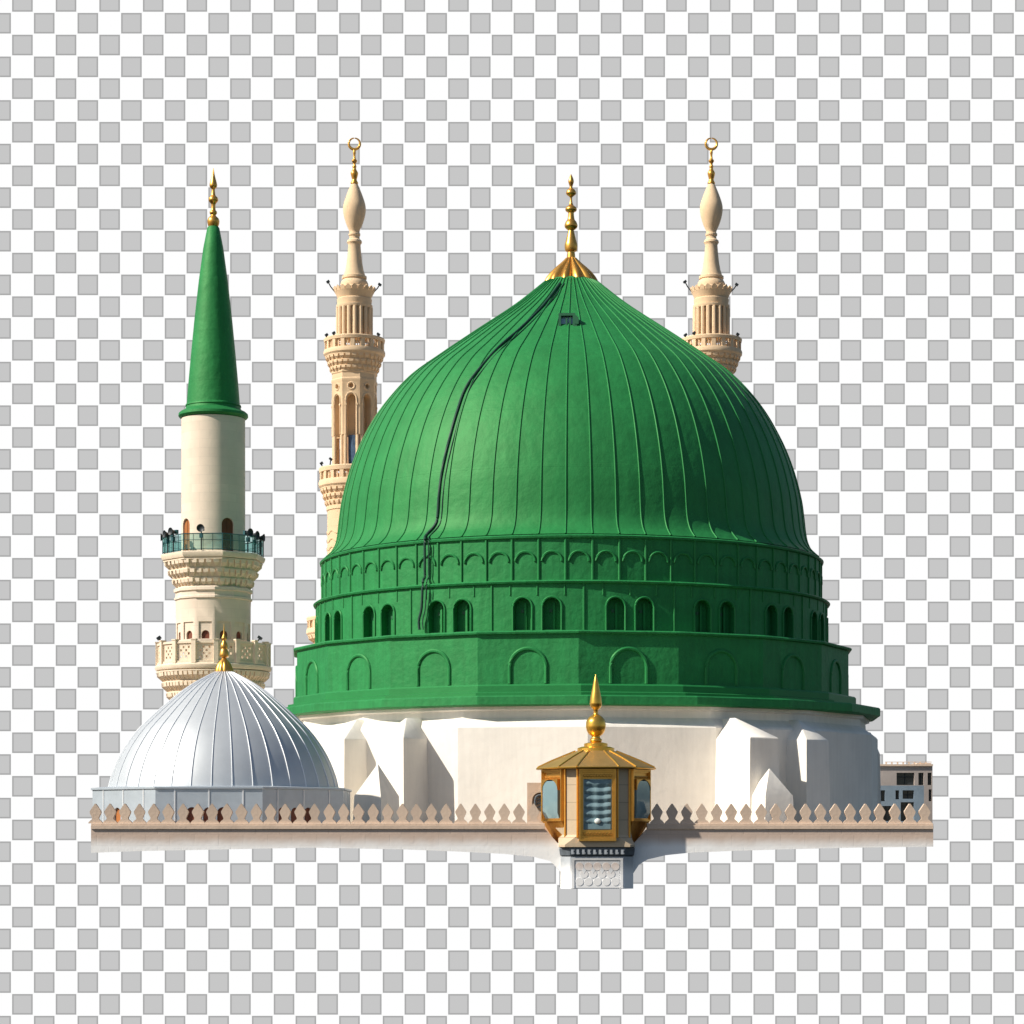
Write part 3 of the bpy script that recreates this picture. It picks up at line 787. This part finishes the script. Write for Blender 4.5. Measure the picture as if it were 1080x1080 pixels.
    mk('arch_moulding', bm, 'stone_far_plain', ch)
    bm = bmesh.new()
    for k in range(8):
        for s in (-1, 1):
            p = az(21.8/sr, -27.5+45*k+s*5.5, 0); tube(bm, [p+Vector((0,0,zz(495))), p+Vector((0,0,zz(461)))], .11, 8)
    mk('colonnade', bm, 'stone_far_plain', t)
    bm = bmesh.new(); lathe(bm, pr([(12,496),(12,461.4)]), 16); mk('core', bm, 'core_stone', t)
    bm = bmesh.new()
    for (ph, dz) in ((-3, 0), (3, .1)):
        p = az(15.5/sr, ph, 0); tube(bm, [p+Vector((0,0,zz(494))), p+Vector((.03,0,zz(478))), p+Vector((0,0,zz(461.8)))], [.26,.3,.27], 8)
    mk('rolled_sheeting', bm, 'blue_drape', t)
    balcony(37, 494.5, 499.5, 508, 516, 536, 29.5, 20, 3, 30)
    bm = bmesh.new(); lathe(bm, pr([(28.6,656),(28.6,540),(29.6,539),(29.6,535)]), 24)
    for q in range(12):      # wavy string courses
        zc = zz(563+8.5*q)
        pts = [az(28.7/sr, 360*k/144, zc+.09*math.sin(2*PI*k/12)) for k in range(145)]
        tube(bm, pts, .035, 5, cap=False)
    mk('shaft', bm, 'stone_far', t)
    balcony(50, 652, 656, 664, 671, 694, 34, 26, 3, 36)
    bm = bmesh.new(); lathe(bm, pr([(33,883),(33,694)]), 16); mk('lower_shaft', bm, 'stone_far', t)
    return t
T1 = build_rear(373.8, 'tall cream minaret with crescent top behind the left side of the green dome')
T2 = dup_tree(T1); T2.location = (X(750.2,YR), YR, -.25)
T2['label'] = 'tall cream minaret with crescent top above the right slope of the green dome'
g_ = 'floodlights on the minaret balconies'
for t, nm in ((T1, 'left'), (T2, 'right')):
    c = Vector((t.location.x, YR, 0))
    floodlight(c+Vector((-20.5/sr,0,Z(308,YR))), .62, -.42, 'dark floodlight leaning out left from the crown of the tall %s minaret' % nm, g_)
    floodlight(c+Vector((20.5/sr,0,Z(308,YR))), .45, .36, 'dark floodlight leaning out right from the crown of the tall %s minaret' % nm, g_)
    for q, (ph, w1) in enumerate(((-62,'left end'),(-38,'left half'),(55,'right end'))):
        floodlight(c+az(31/sr, ph, Z(358,YR)), .1, .05*(1 if ph > 0 else -1), 'tiny floodlight on the top balcony of the tall %s minaret, %s' % (nm, w1), g_)
c = Vector((T1.location.x, YR, 0))
floodlight(c+az(35.5/sr, -68, Z(494.5,YR)), .22, -.04, 'dark floodlight at the far left of the tall left minaret\'s second balcony', g_)
floodlight(c+az(35.5/sr, -42, Z(494.5,YR)), .36, .04, 'taller dark floodlight beside the columns on the tall left minaret\'s second balcony', g_)

# ------------------------------------------------------------ parapet wall
YW = 77.7
W = thing('parapet_wall', 'long pinkish beige parapet wall topped by a row of pointed merlons', 'wall', (0, YW, 0))
sw = F/YW
def wx(px): return (px-CX)/sw
def wz(py): return (HZ-py)/sw
low = [(96,899.5),(150,897.5),(230,896),(330,894),(430,896),(480,898),(530,900.5),(562,903.5),(580,908),(590,918),(600,926),(658,926),(668,921),(674,912),(683,906.5),(702,902),(726,899.5),(771,897.5),(820,896),(900,894),(984.3,893)]
poly = [(wx(a), wz(b)) for a, b in low]+[(wx(984.3), wz(874.6)), (wx(682), wz(874.6)), (wx(669), wz(889)), (wx(588), wz(889)), (wx(575), wz(874.6)), (wx(96), wz(874.6))]
bm = bmesh.new(); extr(bm, poly, lambda u,v: Vector((u,0,v)), lambda u,v: Vector((u,.38,v)))
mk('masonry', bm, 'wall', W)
for xa, xb in ((96, 574.5), (682.5, 984.3)):
    bm = bmesh.new(); box(bm, wx(xa), wx(xb), -.05, .40, wz(874.6)+.002, wz(870.3)); box(bm, wx(xa), wx(xb), -.012, .36, wz(870.3)+.001, wz(868.3))
    bmesh.ops.bevel(bm, geom=bm.edges[:], offset=.008, segments=1, affect='EDGES')
    mk('coping', bm, 'coping', W)
mpoly = [(-7.3,868.4),(-7.3,867.6),(-5.6,865.6),(-3.7,864.2),(-3.3,862.8),(-4.4,860.4),(-5.8,857.4),(-5.9,855.8),(-3.6,852.2),(-.5,847.6),(.5,847.6),(3.6,852.2),(5.9,855.8),(5.8,857.4),(4.4,860.4),(3.3,862.8),(3.7,864.2),(5.6,865.6),(7.3,867.6),(7.3,868.4)]
bm = bmesh.new(); extr(bm, [(a/sw, (HZ-b)/sw) for a, b in mpoly], lambda u,v: Vector((u,.06,v)), lambda u,v: Vector((u,.24,v)))
m0 = mk('merlon', bm, 'coping', W, loc=(wx(103.4-3.3),0,0), ang=20)
mx_ = [100.1+15.42*k for k in range(1, 30)]+[693.3-15.69*k for k in range(3, 0, -1)][0:3]+[693.3+15.69*k for k in range(19)]
mx_ = [m for m in mx_ if m < 978]
mx_ += [562.7, 578.1, 593.5, 609, 624.4, 639.8]
mx_ = sorted(set(round(m,1) for m in mx_))
keep = []
for m in mx_:
    if not keep or m-keep[-1] > 13: keep.append(m)
keep = [m for m in keep if not 571 < m < 685]
mr_ = random.Random(5)
for m in keep:
    c = dup(m0, loc=(wx(m)+mr_.uniform(-.008,.008),mr_.uniform(-.012,.012),0), rotz=R(mr_.uniform(-2.5,2.5)))
    c.scale = (mr_.uniform(.97,1.03), 1, 1)

# small arched block behind the parapet
YK = 79.2
K = thing('small_niche_block', 'small upright beige block with dark arched niche, half hidden by the gilded turret', 'niche block', (X(566.5,YK), YK, -.25))
bm = bmesh.new(); box(bm, -.32, .42, 0, .35, 0, zl(Z(825.5,YK)))
kb = mk('body', bm, 'coping', K)
cut = bmesh.new(); extr(cut, [(u+.1,v) for u,v in arch(.26, .62, 10, z0=zl(Z(856,YK)))], lambda u,v: Vector((u,-.1,v)), lambda u,v: Vector((u,.16,v)))
boolean(kb, cut)
bm = bmesh.new(); tube(bm, [Vector((u+.1,.02,v)) for u,v in arch(.17, .44, 10, z0=zl(Z(853,YK)))], .035, 6)
for i in range(4): box(bm, -.02, .22, .05, .1, zl(Z(852-4*i,YK)), zl(Z(852-4*i,YK))+.05)
mk('grille', bm, 'marble_dark', K)

# ------------------------------------------------------------ gilded lantern turret
YL = 78.5; XL = X(628.4, YL)
G = thing('gilded_turret', 'gilded lantern turret with blue window blind and gold finial, on a marble pedestal', 'turret', (XL, YL, -1.75))
GZ = 1.75
def gz(z): return z+GZ
def Zf(py, Y=76.95): return (HZ-py)*Y/F
def poly12(a, w):
    pts = []
    for k in range(6):
        rot = Matrix.Rotation(R(60*k), 3, 'Z')
        pts += [rot @ Vector((-w,-a,0)), rot @ Vector((w,-a,0))]
    return pts
def p12z(a, w, z): return [Vector((p.x,p.y,gz(z))) for p in poly12(a, w)]
A0, WH = 1.52, .60
bm = bmesh.new(); loft(bm, [p12z(A0, WH, .45), p12z(A0, WH, 2.06)])
mk('body', bm, 'turret_stone', G, ang=10)
# tapering foot
ped = [(-.86,-1.48),(.86,-1.48),(1.16,-1.16),(1.16,1.0),(.86,1.3),(-.86,1.3),(-1.16,1.0),(-1.16,-1.16)]
bm = bmesh.new()
def foot(z, fx, fy, cx, cy, ox, oy):
    h = [(-fx,-fy),(fx,-fy),(cx,-cy),(ox,-oy),(ox,oy),(cx,cy),(fx,fy),(-fx,fy),(-cx,cy),(-ox,oy),(-ox,-oy),(-cx,-cy)]
    return [Vector((x,y,gz(z))) for x, y in h]
s3 = math.sqrt(3)/2
ncx, ncy, nox, noy = A0*s3-WH*.5, A0*.5+WH*s3, A0*s3+WH*.5, A0*.5-WH*s3
loft(bm, [foot(.448, WH, A0, ncx, ncy, nox, noy), foot(Zf(880.5), WH, A0, ncx, ncy, 1.22, .3), foot(Zf(891), 1.02, 1.56, 1.18, 1.34, 1.22, .3), foot(Zf(893.3), 1.02, 1.56, 1.18, 1.34, 1.22, .3)])
mk('tapered_foot', bm, 'turret_stone', G, ang=10)
# pedestal
def pedpoly(k, z): return [Vector((x*k,y*k,gz(z))) for x, y in ped]
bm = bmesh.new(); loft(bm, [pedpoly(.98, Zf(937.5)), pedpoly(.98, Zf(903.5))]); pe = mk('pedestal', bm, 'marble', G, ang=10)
bm = bmesh.new(); loft(bm, [pedpoly(.94, Zf(903.6)), pedpoly(1.0, Zf(902)), pedpoly(1.02, Zf(895.5)), pedpoly(1.0, Zf(893.2))]); mk('inlay_band', bm, 'marble_dark', pe, ang=10)
bm = bmesh.new()
for i in range(10):
    x = -.78+1.56*i/9
    v = random.Random(i)
    box(bm, x-.045, x+.03, -1.535, -1.48, gz(Zf(901)), gz(Zf(896)))
    box(bm, x-.03, x+.055, -1.531, -1.485, gz(Zf(900.8)), gz(Zf(899.6)) if i % 2 else gz(Zf(898.8)))
    if i % 3 == 0: box(bm, x-.01, x+.06, -1.533, -1.483, gz(Zf(897)), gz(Zf(896.1)))
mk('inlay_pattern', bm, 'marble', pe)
bm = bmesh.new(); yf = -1.48*.98
box(bm, -.80, .80, yf-.03, yf+.02, gz(Zf(907.3)), gz(Zf(905))); box(bm, -.80, -.72, yf-.03, yf+.02, gz(Zf(937)), gz(Zf(907.4))); box(bm, .72, .80, yf-.03, yf+.02, gz(Zf(937)), gz(Zf(907.4)))
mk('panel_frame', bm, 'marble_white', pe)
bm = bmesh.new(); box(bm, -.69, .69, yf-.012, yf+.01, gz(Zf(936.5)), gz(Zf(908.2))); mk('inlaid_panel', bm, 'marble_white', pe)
bm = bmesh.new()
for row in range(3):
    for i in range(5-(row % 2)):
        cx = -.56+.28*(i+.5*(row % 2)); cz = gz(Zf(914+8*row)); r = .125
        q = [(cx+r*math.cos(2*PI*j/16), cz+1.0*r*math.sin(2*PI*j/16)) for j in range(16)]
        extr(bm, q, lambda u,v: Vector((u,yf-.022,v)), lambda u,v: Vector((u,yf,v)))
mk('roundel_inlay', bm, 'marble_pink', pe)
bm = bmesh.new()
for i in range(4):
    cx = -.42+.28*i; cz = gz(Zf(918.0))
    q = [(cx-.07,cz),(cx,cz-.1),(cx+.07,cz),(cx,cz+.1)]
    extr(bm, q, lambda u,v: Vector((u,yf-.026,v)), lambda u,v: Vector((u,yf,v)))
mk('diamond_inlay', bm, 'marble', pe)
# windows
def turret_window(k, front):
    zb = Zf(887) if front else Zf(866); zt = 2.04
    a = A0
    bm = bmesh.new(); hw = .58 if front else .60; ow = .445 if front else .47; oz0 = Zf(875.2) if front else Zf(861); oz1 = Zf(821.5)
    # stepped picture frame
    def fr(x0, x1, z0, z1, w_, y0, y1):
        box(bm, x0, x0+w_, y0, y1, gz(z0), gz(z1)); box(bm, x1-w_, x1, y0, y1, gz(z0), gz(z1))
        box(bm, x0+w_, x1-w_, y0, y1, gz(z1)-w_*1.0, gz(z1)); box(bm, x0+w_, x1-w_, y0, y1, gz(z0), gz(z0)+w_)
    fr(-hw, hw, zb, zt, .05, -(a+.14), -(a-.02))
    fr(-hw+.052, hw-.052, zb+.052, zt-.052, .045, -(a+.10), -(a-.021))
    # field round the opening
    z0, z1 = zb+.1, zt-.1
    box(bm, -hw+.1, -ow, -(a+.055), -(a-.022), gz(z0), gz(z1)); box(bm, ow, hw-.1, -(a+.055), -(a-.022), gz(z0), gz(z1))
    box(bm, -ow, ow, -(a+.0545), -(a-.022), gz(z0), gz(oz0)); box(bm, -ow, ow, -(a+.0545), -(a-.022), gz(oz1), gz(z1))
    wn = mk('window', bm, 'gold', G, rotz=R(60*k))
    # arabesque bars
    bm = bmesh.new()
    if front:
        for i in range(9):
            x = -.40+.1*i; zc = gz((z0+oz0)/2)
            tube(bm, [Vector((x+.045*math.cos(2*PI*j/8), -(a+.07), zc+.05*math.sin(2*PI*j/8))) for j in range(9)], .012, 5)
        for i in range(9):
            x = -.40+.1*i; zc = gz((z1+oz1)/2)
            tube(bm, [Vector((x+.045*math.cos(2*PI*j/8), -(a+.07), zc+.045*math.sin(2*PI*j/8))) for j in range(9)], .012, 5)
    else:
        # spandrels give the opening an arched head
        n = 10
        for s in (-1, 1):
            q = [(s*ow, gz(oz1)), (0.0, gz(oz1))]+[(s*ow*math.sin(PI/2*j/n), gz(oz1)-.34+.34*math.cos(PI/2*j/n)*.98) for j in range(n+1)]
            extr(bm, q[0:1]+q[2:], lambda u,v: Vector((u,-(a+.20),v)), lambda u,v: Vector((u,-(a+.0),v)))
        for i in range(12):
            x = -.44+.08*i; zc = gz(oz1)+.05
            tube(bm, [Vector((x+.035*math.cos(2*PI*j/8), -(a+.09), zc+.05*math.sin(2*PI*j/8))) for j in range(9)], .012, 5)
    mk('arabesque', bm, 'gold', wn)
    if front:
        # bunched blind: horizontal folds, in a deep reveal
        bm = bmesh.new(); nfold = 6; prof = []
        H0, H1 = oz0+.16, oz1
        for i in range(nfold*10+1):
            t = i/(nfold*10); ph = (t*nfold) % 1.0
            prof.append((-(a+.012)-.05*(1-abs(2*ph-1))**.8, gz(H1-(H1-H0)*t)))
        cols = 13
        grid = [[bm.verts.new((-.41+.82*c/(cols-1), y-.012*math.sin(c*1.3), z-.035*math.sin(PI*c/(cols-1)))) for c in range(cols)] for (y, z) in prof]
        for i in range(len(grid)-1):
            for c in range(cols-1): bm.faces.new((grid[i][c], grid[i][c+1], grid[i+1][c+1], grid[i+1][c]))
        mk('blind', bm, 'blind', wn, ang=60, recalc=True)
        bm = bmesh.new(); box(bm, -ow+.02, ow-.02, -(a+.052), -(a-.03), gz(oz0)+.004, gz(oz0)+.20)
        bmesh.ops.bevel(bm, geom=bm.edges[:], offset=.02, segments=2, affect='EDGES'); mk('sill_panel', bm, 'blind', wn)
        if k == 0:
            bm = bmesh.new(); bmesh.ops.create_icosphere(bm, subdivisions=2, radius=.1, matrix=Matrix.Translation((.0,-(a+.06),gz(oz0)+.27)) @ Matrix.Diagonal((1.0,.5,.9,1)))
            mk('lamp', bm, 'lampwhite', wn)
    bm = bmesh.new(); 
    if front: box(bm, -ow, ow, -(a+.006), -(a-.05), gz(oz0), gz(oz1))
    else:
        q = [(-ow+.004, .0), (ow-.004, .0), (ow*.96, -.15), (-ow*.96, -.15)]
        ring0 = [Vector((x*.9, -a+.0+y*.3, gz(oz0-.18))) for x, y in q]; ring1 = [Vector((x, -a-.03+y, gz(oz0+.12))) for x, y in q]
        ring2 = [Vector((x, -a-.03+y, gz(oz1-.05))) for x, y in q]
        loft(bm, [ring0, ring1, ring2])
    mk('pane', bm, 'pane_blue', wn)
    if not front:
        bm = bmesh.new()
        for (z0_, w0_, z1_, w1_, d0, d1) in ((Zf(891), .30, zb-.002, .60, -.30, .10),):
            loft(bm, [[Vector((-w0_,-(a+d0)-.04,gz(z0_))), Vector((w0_,-(a+d0)-.04,gz(z0_))), Vector((w0_,-(a+d0)+.2,gz(z0_))), Vector((-w0_,-(a+d0)+.2,gz(z0_)))],
                      [Vector((-w1_,-(a+d1),gz(z1_))), Vector((w1_,-(a+d1),gz(z1_))), Vector((w1_,-(a-.3),gz(z1_))), Vector((-w1_,-(a-.3),gz(z1_)))]])
        mk('bracket', bm, 'gold', wn)
for k in range(6): turret_window(k, k in (0,))
# gold strips on the stone corners
for p in poly12(A0+.01, WH+.03):
    bm = bmesh.new(); tube(bm, [Vector((p.x,p.y,gz(-.1 if abs(p.x) < 1.2 else .5))), Vector((p.x,p.y,gz(2.05)))], .035, 6)
    mk('corner_strip', bm, 'gold', G)
# roof
bm = bmesh.new()
loft(bm, [p12z(1.60,.60,2.045), p12z(1.76,.65,2.06), p12z(1.78,.655,2.10), p12z(1.74,.64,2.13), p12z(1.38,.51,2.31), p12z(1.00,.36,2.48), p12z(.62,.24,2.64), p12z(.5,.18,2.66)])
rf = mk('roof', bm, 'gold_roof', G, ang=8)
bm = bmesh.new()
for j in range(12):
    pts = []
    for (a, w_, z) in ((1.77,.653,2.115),(1.74,.64,2.14),(1.38,.51,2.32),(1.00,.36,2.49),(.62,.24,2.65)):
        p = poly12(a, w_)[j]; pts.append(Vector((p.x,p.y,gz(z))))
    tube(bm, pts, .026, 6)
ev = [Vector((p.x,p.y,gz(2.085))) for p in poly12(1.785,.658)]
tube(bm, ev+[ev[0]], .03, 6, cap=False)
mk('ridge', bm, 'gold_bright', rf)
bm = bmesh.new()
loft(bm, [p12z(.56,.2,2.63), p12z(.56,.2,2.74), p12z(.46,.16,2.78), p12z(.42,.14,2.79)])
loft(bm, [p12z(.36,.12,2.785), p12z(.36,.12,2.89), p12z(.2,.06,2.93)])
sL = F/YL
lathe(bm, [(r, gz(z)) for r, z in pxprof([(5.2,785),(5.2,783),(6.4,782),(6.4,780),(4.8,778.5),(4.6,776.5),(6.4,775.2),(9,772),(10.3,768),(10.5,764.5),(9.7,760),(7,756.3),(4,754.2),(2.6,753),(2.4,751),(3.0,748.5),(5.2,746),(6.3,743),(6.4,741),(5.6,735),(4.0,727),(2.2,718),(.2,711.3)], YL, 4)], 48)
mk('finial', bm, 'gold_bright', rf)

# ------------------------------------------------------------ far buildings at the right
def block(name, label, Y, x0, x1, ytop, depth, mat, wins, glassmat='window_dark', extras=None):
    t = thing(name, label, 'building', (X((x0+x1)/2, Y), Y, -.25))
    c = t.location.x
    bm = bmesh.new(); box(bm, X(x0,Y)-c, X(x1,Y)-c, 0, depth, 0, zl(Z(ytop,Y)))
    wl = mk('wall', bm, mat, t)
    cut = bmesh.new()
    for (a, b, y0, y1) in wins: box(cut, X(a,Y)-c, X(b,Y)-c, -.5, .35, zl(Z(y1,Y)), zl(Z(y0,Y)))
    boolean(wl, cut)
    for (a, b, y0, y1) in wins:
        bm = bmesh.new(); xa, xb, za, zb = X(a,Y)-c+.01, X(b,Y)-c-.01, zl(Z(y1,Y))+.01, zl(Z(y0,Y))-.01
        box(bm, xa, xb, .25, .3, za, zb)
        wn = mk('window', bm, glassmat, t)
        bm = bmesh.new(); xm = (xa+xb)/2
        box(bm, xm-.025, xm+.025, .2, .247, za, zb); box(bm, xa, xb, .205, .246, zb-.25, zb-.2); mk('frame', bm, 'dark', wn)
    return t
fb = block('beige_building', 'distant flat roofed beige building with dark windows, beyond the wall\'s right end', 140, 918, 983.5, 808, 7, 'beige_wall',
      [(945.6,964.4,815,828),(968.6,974.2,815,828),(978.4,982.6,815,828),(979.5,982.6,832.5,845),(955,968,855,866)])
bm = bmesh.new(); c = fb.location.x
box(bm, X(917.5,140)-c, X(983.7,140)-c, -.12, 7.1, zl(Z(808,140)), zl(Z(806,140)))
box(bm, X(968,140)-c, X(983.2,140)-c, .3, 5, zl(Z(806,140)), zl(Z(804.6,140)))
for q in range(935, 983, 6): box(bm, X(q,140)-c-.04, X(q,140)-c+.04, .1, .18, zl(Z(806,140)), zl(Z(803.6,140)))
box(bm, X(934,140)-c, X(983,140)-c, .11, .17, zl(Z(803.9,140)), zl(Z(803.3,140)))
mk('roof_edge', bm, 'coping', fb)
block('blue_annex', 'low blue grey annex with small dark windows in front of the distant beige building', 134, 916, 974.5, 828.5, 5, 'blue_wall',
      [(926.5,933.5,833.5,845),(944.5,948.3,833.5,843),(952,964,833.5,842.5),(950,964,846,866),(930,940,850,866)])

# ------------------------------------------------------------ render settings
scene.view_settings.view_transform = 'Standard'; scene.view_settings.look = 'None'
scene.view_settings.exposure = EXPO; scene.view_settings.gamma = 1; scene.view_settings.use_curve_mapping = False
scene.render.resolution_x = 1024; scene.render.resolution_y = 1024
